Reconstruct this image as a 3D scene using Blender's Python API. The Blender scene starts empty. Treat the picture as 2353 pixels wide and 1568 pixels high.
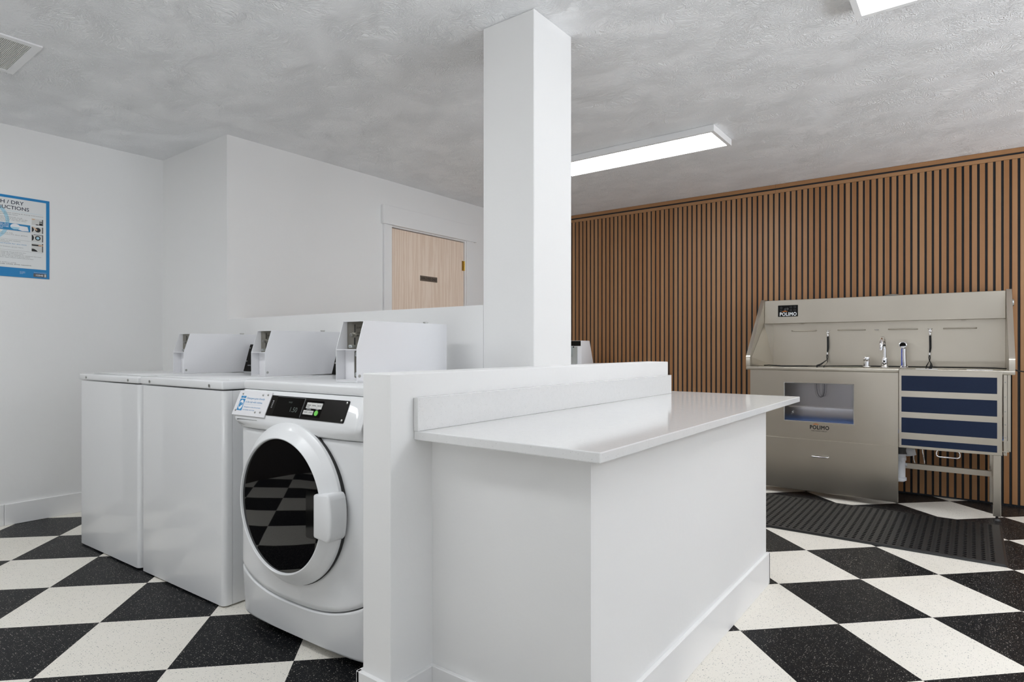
import bpy, bmesh, math, random
from mathutils import Vector, Matrix
random.seed(7)
SC = bpy.context.scene
COL = SC.collection

# ------------------------------------------------------------------ camera, world, lights, exposure
CAM_H = 1.07
YAW = math.radians(37.109)
cam_d = bpy.data.cameras.new('camera')
cam_d.sensor_fit = 'HORIZONTAL'; cam_d.sensor_width = 36.0
cam_d.lens = 1399.02 / 2353.0 * 36.0
cam_d.shift_y = (799.94 - 784.0) / 2353.0
cam_d.clip_start = 0.02
cam = bpy.data.objects.new('camera', cam_d); COL.objects.link(cam)
cam.location = (0, 0, CAM_H)
cam.rotation_euler = (math.radians(90), 0, YAW)
SC.camera = cam

world = bpy.data.worlds.new('world'); SC.world = world; world.use_nodes = True
wb = world.node_tree.nodes['Background']
wb.inputs[0].default_value = (0.75, 0.85, 1.0, 1); wb.inputs[1].default_value = 0.15

def area(name, loc, rot, sx, sy, power, color):
    d = bpy.data.lights.new(name, 'AREA'); d.shape = 'RECTANGLE'; d.size = sx; d.size_y = sy
    d.energy = power; d.color = color
    o = bpy.data.objects.new(name, d); COL.objects.link(o); o.location = loc; o.rotation_euler = rot
    return o
# added upward area lamps outside both openings, unseen, to brighten ceiling and upper walls
area('window_fill_up', (5.4, 2.4, 0.03), (math.radians(180), 0, 0), 3.4, 5.6, 1060, (0.90, 0.945, 1.0))
area('door_fill_up', (-1.0, -4.5, 0.03), (math.radians(180), 0, 0), 4.4, 3.4, 185, (0.95, 0.975, 1.0))
# daylight entering by the storefront window (wall on the +x side) and by the glass door behind the camera
area('window_daylight', (3.56, 2.4, 1.35), (0, math.radians(138), 0), 1.9, 5.0, 26, (0.90, 0.945, 1.0))
area('door_daylight', (-1.0, -2.56, 1.25), (math.radians(140), 0, 0), 3.4, 2.0, 10, (1.0, 0.97, 0.92))

SC.view_settings.view_transform = 'Standard'
SC.view_settings.look = 'None'
SC.view_settings.gamma = 1.0
SC.view_settings.use_curve_mapping = False
SC.view_settings.exposure = 0.13
try:
    SC.cycles.use_denoising = True
    SC.cycles.max_bounces = 10; SC.cycles.diffuse_bounces = 6
    SC.cycles.sample_clamp_indirect = 8.0
except Exception:
    pass

# ------------------------------------------------------------------ materials
def srgb(r, g, b):
    def c(v):
        v /= 255.0
        return v / 12.92 if v <= 0.04045 else ((v + 0.055) / 1.055) ** 2.4
    return (c(r), c(g), c(b), 1.0)

class NT:
    def __init__(s, name):
        s.m = bpy.data.materials.new(name); s.m.use_nodes = True
        s.t = s.m.node_tree; s.b = s.t.nodes['Principled BSDF']
    def n(s, typ, **kw):
        nd = s.t.nodes.new(typ)
        for k, v in kw.items():
            if k.startswith('i_'):
                nd.inputs[int(k[2:])].default_value = v
            else:
                setattr(nd, k, v)
        return nd
    def l(s, a, b): s.t.links.new(a, b)
    def math(s, op, a, b=None, c=None):
        nd = s.t.nodes.new('ShaderNodeMath'); nd.operation = op
        for i, v in enumerate((a, b, c)):
            if v is None: continue
            if isinstance(v, (int, float)): nd.inputs[i].default_value = v
            else: s.l(v, nd.inputs[i])
        return nd.outputs[0]
    def mix(s, f, a, b):
        nd = s.t.nodes.new('ShaderNodeMix'); nd.data_type = 'RGBA'
        for k, v in ((0, f), (6, a), (7, b)):
            if isinstance(v, (int, float, tuple)): nd.inputs[k].default_value = v
            else: s.l(v, nd.inputs[k])
        return nd.outputs[2]
    def coord(s, out='Object'):
        return s.n('ShaderNodeTexCoord').outputs[out]
    def mapping(s, src, scale=(1, 1, 1), rot=(0, 0, 0), loc=(0, 0, 0)):
        nd = s.n('ShaderNodeMapping'); s.l(src, nd.inputs[0])
        nd.inputs['Scale'].default_value = scale; nd.inputs['Rotation'].default_value = rot; nd.inputs['Location'].default_value = loc
        return nd.outputs[0]
    def bump(s, h, strength=0.2, dist=0.01):
        nd = s.n('ShaderNodeBump'); nd.inputs['Strength'].default_value = strength; nd.inputs['Distance'].default_value = dist
        s.l(h, nd.inputs['Height']); s.l(nd.outputs[0], s.b.inputs['Normal'])
    def noise(s, vec, scale, detail=2.0, rough=0.5, dist=0.0):
        nd = s.n('ShaderNodeTexNoise'); s.l(vec, nd.inputs['Vector'])
        nd.inputs['Scale'].default_value = scale; nd.inputs['Detail'].default_value = detail
        nd.inputs['Roughness'].default_value = rough; nd.inputs['Distortion'].default_value = dist
        return nd.outputs[0]

def simple(name, col, rough=0.5, metal=0.0, coat=0.0, emit=None, estr=0.0, spec=0.5, bump=None, var=0.0, trans=0.0):
    m = NT(name); b = m.b
    b.inputs['Base Color'].default_value = col; b.inputs['Roughness'].default_value = rough
    b.inputs['Metallic'].default_value = metal; b.inputs['Coat Weight'].default_value = coat
    b.inputs['Coat Roughness'].default_value = 0.04
    b.inputs['Specular IOR Level'].default_value = spec
    if trans: b.inputs['Transmission Weight'].default_value = trans
    if emit:
        b.inputs['Emission Color'].default_value = emit; b.inputs['Emission Strength'].default_value = estr
    co = m.coord()
    if var:
        nz = m.noise(co, 3.0, 3.0)
        dk = tuple(c * (1 - var) for c in col[:3]) + (1,)
        m.l(m.mix(nz, dk, col), b.inputs['Base Color'])
    if bump:
        m.bump(m.noise(co, bump[0], 3.0), bump[1], bump[2])
    return m.m

M = {}
M['wall'] = simple('wall_paint', (0.84, 0.84, 0.835, 1), 0.55, bump=(55, 0.10, 0.004), var=0.02)
M['trim'] = simple('trim_paint', (0.83, 0.83, 0.83, 1), 0.42, bump=(20, 0.05, 0.003))
M['enamel'] = simple('white_enamel', (0.80, 0.81, 0.82, 1), 0.40, coat=0.55, var=0.015)
M['enamel_plastic'] = simple('white_plastic', (0.80, 0.81, 0.82, 1), 0.30, coat=0.15, var=0.015)
M['powder'] = simple('white_powder_coat', (0.80, 0.80, 0.82, 1), 0.30, coat=0.15, bump=(160, 0.12, 0.002))
M['black_plastic'] = simple('black_plastic', (0.009, 0.008, 0.007, 1), 0.32, spec=0.10)
M['black_gloss'] = simple('black_gloss', (0.005, 0.005, 0.005, 1), 0.06, spec=0.22)
M['gap'] = simple('dark_gap', (0.02, 0.02, 0.02, 1), 0.7)
M['screw'] = simple('screw_steel', (0.55, 0.55, 0.53, 1), 0.28, metal=1.0, var=0.3)
M['chrome'] = simple('chrome', (0.88, 0.88, 0.90, 1), 0.05, metal=1.0, var=0.03)
M['brass'] = simple('brass', (0.60, 0.42, 0.12, 1), 0.25, metal=1.0, var=0.2)
M['plate_metal'] = simple('coin_plate_metal', (0.42, 0.40, 0.35, 1), 0.38, metal=1.0, var=0.35)
M['zinc'] = simple('zinc_steel', (0.62, 0.66, 0.66, 1), 0.35, metal=1.0, var=0.15)
M['ink'] = simple('dark_ink', srgb(62, 70, 84), 0.6)
M['ink_black'] = simple('black_ink', (0.01, 0.01, 0.01, 1), 0.5)
M['ink_white'] = simple('white_ink', (0.78, 0.79, 0.82, 1), 0.5)
M['ink_grey'] = simple('grey_ink', srgb(96, 98, 100), 0.6)
M['ink_blue'] = simple('blue_ink', srgb(36, 132, 186), 0.5)
M['ink_sky'] = simple('pale_blue_ink', srgb(168, 208, 224), 0.5)
M['ink_orange'] = simple('orange_ink', (0.75, 0.22, 0.03, 1), 0.5)
M['ink_skin'] = simple('tan_ink', srgb(214, 178, 146), 0.6)
M['ink_dim'] = simple('dim_ink', (0.08, 0.10, 0.09, 1), 0.5)
M['green'] = simple('green_button', (0.16, 0.62, 0.08, 1), 0.35)
M['button'] = simple('button_grey', (0.62, 0.62, 0.60, 1), 0.45)
M['paper'] = simple('poster_paper', (0.74, 0.76, 0.76, 1), 0.35)
M['poster_blue'] = simple('poster_blue', srgb(6, 126, 188), 0.35)
M['navy'] = simple('navy_rubber', (0.010, 0.020, 0.052, 1), 0.55, spec=0.25, bump=(400, 0.4, 0.002))
M['blue_mat'] = simple('blue_mat', (0.16, 0.36, 0.95, 1), 0.35)
M['rubber'] = simple('black_rubber', (0.017, 0.017, 0.0175, 1), 0.42, var=0.3, bump=(300, 0.2, 0.002))
M['strap'] = simple('black_webbing', (0.008, 0.008, 0.008, 1), 0.8, bump=(900, 0.3, 0.001))
M['pvc'] = simple('white_pvc', (0.74, 0.76, 0.80, 1), 0.35)
M['rubber_grey'] = simple('grey_foot', (0.03, 0.03, 0.03, 1), 0.4)
M['grille'] = simple('vent_enamel', (0.74, 0.74, 0.70, 1), 0.5, var=0.1)
M['dark_back'] = simple('vent_dark', (0.68, 0.68, 0.64, 1), 0.8)
M['light'] = simple('led_diffuser', (0.9, 0.9, 0.9, 1), 0.5, emit=(0.955, 0.98, 1.0, 1), estr=14.0)
M['groove'] = simple('black_groove', (0.017, 0.022, 0.030, 1), 0.65, var=0.2)
M['sign_brown'] = simple('sign_brown', srgb(104, 92, 82), 0.45)
M['recess_grey'] = simple('recess_grey', (0.40, 0.41, 0.41, 1), 0.4)
M['dark_wood'] = simple('dark_wood', (0.045, 0.032, 0.022, 1), 0.5, var=0.4)
M['blue_reflection'] = simple('blue_reflection', (0.01, 0.05, 0.45, 1), 0.25)  # colour of the reflection painted on the handset

# glass of the tub window
g = NT('tinted_glass')
g.b.inputs['Base Color'].default_value = (0.62, 0.70, 1.0, 1)
g.b.inputs['Roughness'].default_value = 0.02; g.b.inputs['Transmission Weight'].default_value = 1.0
g.b.inputs['IOR'].default_value = 1.45
g.b.inputs['Alpha'].default_value = 0.35
M['glass'] = g.m
# dark tinted washer door glass
g = NT('smoked_glass')
g.b.inputs['Base Color'].default_value = (0.003, 0.003, 0.0035, 1)
g.b.inputs['Roughness'].default_value = 0.02; g.b.inputs['Specular IOR Level'].default_value = 0.55
g.b.inputs['Coat Weight'].default_value = 0.0; g.b.inputs['Coat Roughness'].default_value = 0.02
M['smoked'] = g.m

# ceiling: brushed, slapped plaster
c = NT('ceiling_plaster'); c.b.inputs['Roughness'].default_value = 0.45
co = c.coord()
c.l(c.mix(c.noise(co, 1.6, 3.0), (0.88, 0.885, 0.895, 1), (0.895, 0.90, 0.91, 1)), c.b.inputs['Base Color'])
w = c.n('ShaderNodeTexNoise'); c.l(co, w.inputs['Vector']); w.inputs['Scale'].default_value = 3.2; w.inputs['Detail'].default_value = 2
vm = c.n('ShaderNodeVectorMath', operation='MULTIPLY_ADD'); c.l(w.outputs['Color'], vm.inputs[0])
vm.inputs[1].default_value = (0.45, 0.45, 0.45); c.l(co, vm.inputs[2])
h1 = c.noise(c.mapping(vm.outputs[0], (1, 2.0, 1), (0, 0, 0.5)), 40, 2.5, 0.55, 1.2)
r1 = c.math('ABSOLUTE', c.math('SUBTRACT', h1, 0.5))
r1 = c.math('SUBTRACT', 1.0, c.math('MINIMUM', c.math('MULTIPLY', r1, 9.0), 1.0))
msk = c.math('MINIMUM', c.math('MAXIMUM', c.math('MULTIPLY', c.math('SUBTRACT', c.noise(co, 5.0, 3.0), 0.32), 4.0), 0.35), 1.0)
hh = c.math('MULTIPLY', r1, msk)
c.bump(hh, 0.62, 0.006)
M['ceiling'] = c.m

# checker floor laid on the diagonal
f = NT('checker_tiles'); co = f.coord()
sx = f.n('ShaderNodeSeparateXYZ'); f.l(co, sx.inputs[0])
HD = 0.28708
qx = f.math('DIVIDE', f.math('SUBTRACT', sx.outputs[0], -0.12742), HD)
qy = f.math('DIVIDE', f.math('SUBTRACT', sx.outputs[1], 3.50598), HD)
a_ = f.math('MULTIPLY', f.math('ADD', qx, qy), 0.5)
b_ = f.math('MULTIPLY', f.math('SUBTRACT', qx, qy), 0.5)
fa = f.math('FLOOR', a_); fb = f.math('FLOOR', b_)
par = f.math('FLOORED_MODULO', f.math('ADD', f.math('ADD', fa, fb), 1.0), 2.0)          # 0 / 1
cid = f.n('ShaderNodeCombineXYZ'); f.l(fa, cid.inputs[0]); f.l(fb, cid.inputs[1])
wn = f.n('ShaderNodeTexWhiteNoise', noise_dimensions='3D'); f.l(cid.outputs[0], wn.inputs['Vector'])
def specks(scale, thr, warp):
    dn = f.n('ShaderNodeTexNoise'); f.l(co, dn.inputs['Vector']); dn.inputs['Scale'].default_value = 90
    vm = f.n('ShaderNodeVectorMath', operation='MULTIPLY_ADD'); f.l(dn.outputs['Color'], vm.inputs[0])
    vm.inputs[1].default_value = (warp, warp, 0); f.l(co, vm.inputs[2])
    v = f.n('ShaderNodeTexVoronoi'); v.voronoi_dimensions = '2D'; f.l(vm.outputs[0], v.inputs['Vector']); v.inputs['Scale'].default_value = scale
    sp = f.n('ShaderNodeSeparateColor'); f.l(v.outputs['Color'], sp.inputs[0])
    rad = f.math('MULTIPLY', sp.outputs[0], thr)
    pick = f.math('GREATER_THAN', sp.outputs[1], 0.70)
    return f.math('MULTIPLY', f.math('LESS_THAN', v.outputs['Distance'], rad), pick)
s1 = specks(125, 0.22, 0.006); s2 = specks(210, 0.20, 0.004)
spk = f.math('MAXIMUM', s1, s2)
cloud = f.noise(co, 2.4, 4.0, 0.6)
white = f.mix(cloud, (0.76, 0.72, 0.635, 1), (0.84, 0.81, 0.745, 1))
white = f.mix(f.math('MULTIPLY', wn.outputs[0], 0.5), white, (0.82, 0.79, 0.73, 1))
black = f.mix(cloud, (0.004, 0.0045, 0.0055, 1), (0.009, 0.010, 0.012, 1))
wsp = f.mix(f.math('MULTIPLY', spk, 0.85), white, (0.10, 0.11, 0.13, 1))
bsp = f.mix(f.math('MULTIPLY', spk, 0.85), black, (0.62, 0.56, 0.50, 1))
colr = f.mix(par, wsp, bsp)
f.l(colr, f.b.inputs['Base Color'])
scr = f.noise(f.mapping(co, (3, 90, 1), (0, 0, 0.9)), 2.0, 4.0, 0.7)
f.b.inputs['Specular IOR Level'].default_value = 0.07
f.l(f.math('ADD', 0.20, f.math('MULTIPLY', f.math('ADD', cloud, scr), 0.10)), f.b.inputs['Roughness'])
# hairline joints between tiles
ja = f.math('ABSOLUTE', f.math('SUBTRACT', f.math('FRACT', a_), 0.5)); jb = f.math('ABSOLUTE', f.math('SUBTRACT', f.math('FRACT', b_), 0.5))
jj = f.math('GREATER_THAN', f.math('MAXIMUM', ja, jb), 0.4985)
f.bump(f.math('SUBTRACT', f.math('MULTIPLY', cloud, 0.15), jj), 0.25, 0.002)
M['floor'] = f.m

# quartz worktop
q = NT('white_quartz'); co = q.coord()
v = q.n('ShaderNodeTexVoronoi'); q.l(co, v.inputs['Vector']); v.inputs['Scale'].default_value = 190
sp = q.n('ShaderNodeSeparateColor'); q.l(v.outputs['Color'], sp.inputs[0])
sk = q.math('MULTIPLY', q.math('LESS_THAN', v.outputs['Distance'], q.math('MULTIPLY', sp.outputs[0], 0.30)), q.math('GREATER_THAN', sp.outputs[1], 0.6))
q.l(q.mix(q.math('MULTIPLY', sk, 0.30), q.mix(q.noise(co, 60, 2), (0.74, 0.745, 0.74, 1), (0.79, 0.79, 0.79, 1)), (0.36, 0.36, 0.36, 1)), q.b.inputs['Base Color'])
q.b.inputs['Roughness'].default_value = 0.10; q.b.inputs['Specular IOR Level'].default_value = 0.35; q.b.inputs['Coat Weight'].default_value = 0.0; q.b.inputs['Coat Roughness'].default_value = 0.04
M['quartz'] = q.m

# stainless steel, brushed along x
def steel(name, col, rough, scale, rot=0.0):
    s = NT(name); co = s.coord()
    br = s.noise(s.mapping(co, scale), 6, 3.0, 0.6)
    cl = s.noise(co, 2.2, 3.0, 0.55)
    s.b.inputs['Metallic'].default_value = 1.0
    dk = tuple(x * 0.80 for x in col[:3]) + (1,)
    bnd = s.noise(s.mapping(co, (3.2, 1.0, 0.5)), 1.0, 2.0, 0.5)
    s.l(s.mix(s.math('ADD', s.math('MULTIPLY', cl, 0.5), s.math('MULTIPLY', bnd, 0.5)), dk, tuple(min(1, x * 1.10) for x in col[:3]) + (1,)), s.b.inputs['Base Color'])
    s.l(s.math('ADD', rough - 0.02, s.math('MULTIPLY', s.math('ADD', s.math('MULTIPLY', br, 0.12), bnd), 0.10)), s.b.inputs['Roughness'])
    s.b.inputs['Anisotropic'].default_value = 0.5
    s.bump(s.noise(s.mapping(co, (1.6, 1, 0.8)), 1.4, 1.0), 0.35, 0.05)
    s.b.inputs['Anisotropic Rotation'].default_value = rot
    return s.m
M['steel'] = steel('brushed_steel', (0.62, 0.575, 0.50, 1), 0.27, (2, 2, 120))
M['steel_v'] = steel('brushed_steel_upright', (0.62, 0.575, 0.50, 1), 0.27, (120, 120, 2))

# oak door
d = NT('pale_oak'); co = d.coord()
wv = d.n('ShaderNodeTexWave', wave_type='RINGS', rings_direction='Z'); d.l(d.mapping(co, (1, 3.2, 0.28), (0.06, 0, 0.0), (0, -12.1, 0.6)), wv.inputs['Vector'])
wv.inputs['Scale'].default_value = 14; wv.inputs['Distortion'].default_value = 7; wv.inputs['Detail'].default_value = 3; wv.inputs['Detail Scale'].default_value = 0.6
fn = d.noise(d.mapping(co, (40, 120, 2.5)), 2.0, 3.0, 0.6)
cc = d.mix(d.math('MULTIPLY', wv.outputs['Fac'], 0.8), (0.90, 0.76, 0.64, 1), (0.76, 0.59, 0.46, 1))
cc = d.mix(d.math('MULTIPLY', fn, 0.35), cc, (0.80, 0.64, 0.51, 1))
d.l(cc, d.b.inputs['Base Color']); d.b.inputs['Roughness'].default_value = 0.42
M['oak'] = d.m

# wood slats, tone by slat
def slatmat(name, axis):
    s = NT(name); co = s.coord()
    sp = s.n('ShaderNodeSeparateXYZ'); s.l(co, sp.inputs[0])
    idx = s.math('FLOOR', s.math('DIVIDE', s.math('SUBTRACT', sp.outputs[0 if axis == 'x' else 2], 0.0), 0.0433))
    wn = s.n('ShaderNodeTexWhiteNoise', noise_dimensions='1D'); s.l(idx, wn.inputs['W'])
    big = s.noise(co, 0.9, 2.0)
    gr = s.noise(s.mapping(co, (60, 60, 2.2) if axis == 'x' else (2.2, 60, 60)), 3.0, 4.0, 0.6, 0.6)
    c1 = s.mix(wn.outputs[0], (0.33, 0.152, 0.054, 1), (0.43, 0.240, 0.115, 1))
    c1 = s.mix(s.math('MULTIPLY', gr, 0.45), c1, (0.25, 0.11, 0.040, 1))
    s.l(c1, s.b.inputs['Base Color']); s.b.inputs['Roughness'].default_value = 0.42
    s.bump(gr, 0.08, 0.002)
    return s.m
M['slat'] = slatmat('walnut_slat', 'x'); M['slat_h'] = slatmat('walnut_strip', 'z')

# ------------------------------------------------------------------ mesh helpers
class MB:
    def __init__(s): s.bm = bmesh.new()
    def box(s, x0, x1, y0, y1, z0, z1, bev=0.0, seg=2, mat=None):
        t = bmesh.new(); bmesh.ops.create_cube(t, size=1.0)
        for v in t.verts:
            v.co = Vector(((x0 + x1) / 2 + v.co.x * (x1 - x0), (y0 + y1) / 2 + v.co.y * (y1 - y0), (z0 + z1) / 2 + v.co.z * (z1 - z0)))
        if bev > 0:
            bmesh.ops.bevel(t, geom=t.edges[:], offset=min(bev, abs(x1 - x0) * .49, abs(y1 - y0) * .49, abs(z1 - z0) * .49), segments=seg, profile=0.5, affect='EDGES')
        return s.add(t, mat)
    def add(s, t, mat=None):
        if mat is not None: bmesh.ops.transform(t, matrix=mat, verts=t.verts[:])
        me = bpy.data.meshes.new('tmp'); t.to_mesh(me); t.free()
        s.bm.from_mesh(me); bpy.data.meshes.remove(me)
        return s
    def cyl(s, p0, p1, r0, r1=None, n=24, cap=True, bev=0.0):
        p0, p1 = Vector(p0), Vector(p1); r1 = r0 if r1 is None else r1
        t = bmesh.new(); L = (p1 - p0).length
        bmesh.ops.create_cone(t, cap_ends=cap, segments=n, radius1=r0, radius2=r1, depth=L)
        if bev > 0:
            es = [e for e in t.edges if abs(e.verts[0].co.z - e.verts[1].co.z) < 1e-6]
            bmesh.ops.bevel(t, geom=es, offset=bev, segments=2, profile=0.5, affect='EDGES')
        m = Matrix.Translation((p0 + p1) / 2) @ (p1 - p0).to_track_quat('Z', 'Y').to_matrix().to_4x4()
        return s.add(t, m)
    def lathe(s, prof, n=48, mat=None, close=False):
        t = bmesh.new(); rings = []
        for r, z in prof:
            if r < 1e-6: rings.append([t.verts.new((0, 0, z))])
            else: rings.append([t.verts.new((r * math.cos(2 * math.pi * i / n), r * math.sin(2 * math.pi * i / n), z)) for i in range(n)])
        for a, b in zip(rings[:-1], rings[1:]):
            for i in range(n):
                j = (i + 1) % n
                vs = [a[i % len(a)], a[j % len(a)], b[j % len(b)], b[i % len(b)]]
                u = []
                for v in vs:
                    if v not in u: u.append(v)
                if len(u) > 2:
                    try: t.faces.new(u)
                    except ValueError: pass
        bmesh.ops.recalc_face_normals(t, faces=t.faces[:])
        return s.add(t, mat)
    def tube(s, pts, r, n=12, flat=1.0, cap=True):
        pts = [Vector(p) for p in pts]; t = bmesh.new(); rings = []
        up = None
        for i, p in enumerate(pts):
            d = (pts[min(i + 1, len(pts) - 1)] - pts[max(i - 1, 0)]).normalized()
            if up is None:
                up = Vector((0, 1, 0)) if abs(d.y) < 0.9 else Vector((1, 0, 0))
            a = d.cross(up).normalized(); b = a.cross(d).normalized(); up = b
            rr = r[i] if isinstance(r, (list, tuple)) else r
            rings.append([t.verts.new(p + a * rr * math.cos(2 * math.pi * k / n) + b * rr * flat * math.sin(2 * math.pi * k / n)) for k in range(n)])
        for A, B in zip(rings[:-1], rings[1:]):
            for k in range(n): t.faces.new((A[k], A[(k + 1) % n], B[(k + 1) % n], B[k]))
        if cap: t.faces.new(rings[0][::-1]); t.faces.new(rings[-1])
        bmesh.ops.recalc_face_normals(t, faces=t.faces[:])
        return s.add(t)
    def prism(s, poly, axis, a0, a1, bev=0.0):
        """poly of 2D points, extruded along axis ('x': poly=(y,z); 'y': poly=(x,z); 'z': poly=(x,y))"""
        t = bmesh.new()
        def P(p, a):
            return {'x': (a, p[0], p[1]), 'y': (p[0], a, p[1]), 'z': (p[0], p[1], a)}[axis]
        A = [t.verts.new(P(p, a0)) for p in poly]; B = [t.verts.new(P(p, a1)) for p in poly]
        t.faces.new(A); t.faces.new(B[::-1])
        for i in range(len(poly)):
            j = (i + 1) % len(poly); t.faces.new((A[i], B[i], B[j], A[j]))
        bmesh.ops.recalc_face_normals(t, faces=t.faces[:])
        if bev > 0: bmesh.ops.bevel(t, geom=t.edges[:], offset=bev, segments=2, profile=0.5, affect='EDGES')
        return s.add(t)
    def grid(s, rows, solid=None):
        """rows: list of lists of points; solid = offset vector to give thickness"""
        t = bmesh.new(); R = [[t.verts.new(p) for p in r] for r in rows]
        for a, b in zip(R[:-1], R[1:]):
            for i in range(len(a) - 1): t.faces.new((a[i], a[i + 1], b[i + 1], b[i]))
        if solid is not None:
            S = [[t.verts.new(Vector(p) + Vector(solid)) for p in r] for r in rows]
            for a, b in zip(S[:-1], S[1:]):
                for i in range(len(a) - 1): t.faces.new((a[i], b[i], b[i + 1], a[i + 1]))
            def side(u, w):
                for i in range(len(u) - 1): t.faces.new((u[i], w[i], w[i + 1], u[i + 1]))
            side(R[0], S[0]); side(R[-1], S[-1])
            side([r[0] for r in R], [r[0] for r in S]); side([r[-1] for r in R], [r[-1] for r in S])
        bmesh.ops.recalc_face_normals(t, faces=t.faces[:])
        return s.add(t)
    def text(s, body, size, mat4, width=None, align='LEFT', bold=0.0, ext=0.0003, space=1.0):
        cu = bpy.data.curves.new('t', 'FONT'); cu.body = body; cu.size = 1.0; cu.align_x = align
        cu.extrude = 0.0; cu.offset = 0.0; cu.space_character = space; cu.resolution_u = 3
        o = bpy.data.objects.new('t', cu); COL.objects.link(o)
        me = bpy.data.meshes.new_from_object(o)
        bpy.data.objects.remove(o); bpy.data.curves.remove(cu)
        t = bmesh.new(); t.from_mesh(me); bpy.data.meshes.remove(me)
        for v in t.verts: v.co *= size
        if width and len(t.verts):
            xs = [v.co.x for v in t.verts]; w = max(xs) - min(xs); k = width / w
            for v in t.verts: v.co.x *= k
        if bold > 0:          # a heavier stroke: the same letters laid on each other with a small shift
            for i, (dx, dy) in enumerate(((1, 0), (-1, 0), (0, 1), (0, -1))):
                c_ = t.copy()
                for v in c_.verts: v.co += Vector((dx * bold * size, dy * bold * size, (i + 1) * 5e-6))
                s.add(c_, mat4)
        return s.add(t, mat4)
    def build(s, name, mat, parent=None, smooth=None):
        bmesh.ops.remove_doubles(s.bm, verts=s.bm.verts[:], dist=1e-6)
        me = bpy.data.meshes.new(name); s.bm.to_mesh(me); s.bm.free()
        me.materials.append(M[mat] if isinstance(mat, str) else mat)
        if smooth:
            for p in me.polygons: p.use_smooth = True
            try: me.set_sharp_from_angle(angle=math.radians(smooth))
            except Exception: pass
        o = bpy.data.objects.new(name, me); COL.objects.link(o)
        if parent: o.parent = parent
        return o

def frame(o, r, u):
    """matrix: local x -> r, local y -> u, local z -> r x u"""
    r = Vector(r).normalized(); u = Vector(u).normalized(); n = r.cross(u)
    m = Matrix((r, u, n)).transposed().to_4x4(); m.translation = Vector(o); return m
def tag(o, label, cat, group=None, kind=None):
    o['label'] = label; o['category'] = cat
    if group: o['group'] = group
    if kind: o['kind'] = kind
    return o
def thing(name, label, cat, loc=(0, 0, 0), rz=0.0, group=None):
    o = bpy.data.objects.new(name, None); o.empty_display_size = 0.05; COL.objects.link(o)
    o.location = loc; o.rotation_euler = (0, 0, rz); tag(o, label, cat, group); return o
def struct(o, label=None, cat=None):
    o['kind'] = 'structure'
    if label: o['label'] = label
    if cat: o['category'] = cat
    return o
def rrect(x0, x1, y0, y1, r, n=4):
    pts = []
    for cx, cy, a0 in ((x1 - r, y1 - r, 0), (x0 + r, y1 - r, 90), (x0 + r, y0 + r, 180), (x1 - r, y0 + r, 270)):
        for i in range(n + 1):
            a = math.radians(a0 + 90 * i / n); pts.append((cx + r * math.cos(a), cy + r * math.sin(a)))
    return pts
def plate(mb, m4, x0, x1, y0, y1, t0, t1, r=0.002):
    """rounded plate in the frame m4, between depths t0 and t1"""
    t = MB(); t.prism(rrect(x0, x1, y0, y1, r), 'z', t0, t1)
    return mb.add(t.bm, m4)

# ------------------------------------------------------------------ setting
CEIL = 2.42; XL = -4.65; XR = 3.6; YF = -2.6; YB = 5.33; XD = -3.755; Y1 = 1.98; XP = -1.291
struct(MB().box(XL - .1, XR + .1, YF - .1, YB + .1, -0.1, 0.0).build('floor', 'floor'), 'black and white checkered floor of speckled tiles laid diagonally', 'floor')
struct(MB().box(XL - .1, XR + .1, YF - .1, YB + .1, CEIL, CEIL + .1).build('ceiling', 'ceiling'), 'white ceiling of brushed textured plaster', 'ceiling')
struct(MB().box(XL - .12, XL, YF, .55, 0, CEIL).build('wall_entrance', 'dark_wood'), 'dark brown panelled wall beside the entrance', 'wall')
struct(MB().box(XL - .12, XL, .55, Y1 + .12, 0, CEIL).build('wall_left', 'wall'), 'white painted wall that carries the blue instruction poster', 'wall')
w = MB().box(XL, XD, Y1, Y1 + .12, 0, CEIL)
w.box(XD, -1.651, Y1, Y1 + .12, 0, 1.252)
struct(w.build('wall_washer', 'wall'), 'white wall behind the washers, cut down to half height as a wide opening', 'wall')
struct(MB().box(-1.651, -1.388, Y1, 2.262, 0, CEIL, 0.003, 1).build('wall_column', 'wall'), 'tall square white column rising from the low wall to the ceiling', 'column')
struct(MB().box(-1.409, XP, 1.146, 3.081, 0, 0.997, 0.003, 2).build('wall_divider', 'wall'), 'low white dividing wall between the washer and the quartz counter', 'low wall')
# far room wall with the door
dy0, dy1, dz = 3.340, 4.240, 2.052
w = MB().box(XD - .12, XD, Y1 + .12, dy0 - .004, 0, CEIL).box(XD - .12, XD, dy1 + .0122, YB, 0, CEIL).box(XD - .12, XD, dy0 - .004, dy1 + .0122, dz + .0122, CEIL)
struct(w.build('wall_passage', 'wall'), 'white wall seen through the opening, with the oak door in it', 'wall')
struct(MB().box(XR, XR + .1, YF, YB, 0, .4).box(XR, XR + .1, YF, YB, 2.3, CEIL).box(XR, XR + .1, YF, -.2, .4, 2.3).box(XR, XR + .1, 5.0, YB, .4, 2.3).build('wall_right', 'wall'), 'white wall with the wide storefront window', 'wall')
struct(MB().box(XL, -2.7, YF - .1, YF, 0, CEIL).box(0.7, XR, YF - .1, YF, 0, CEIL).box(-2.7, .7, YF - .1, YF, 2.25, CEIL).build('wall_front', 'wall'), 'white wall with the glazed entrance', 'wall')

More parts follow.
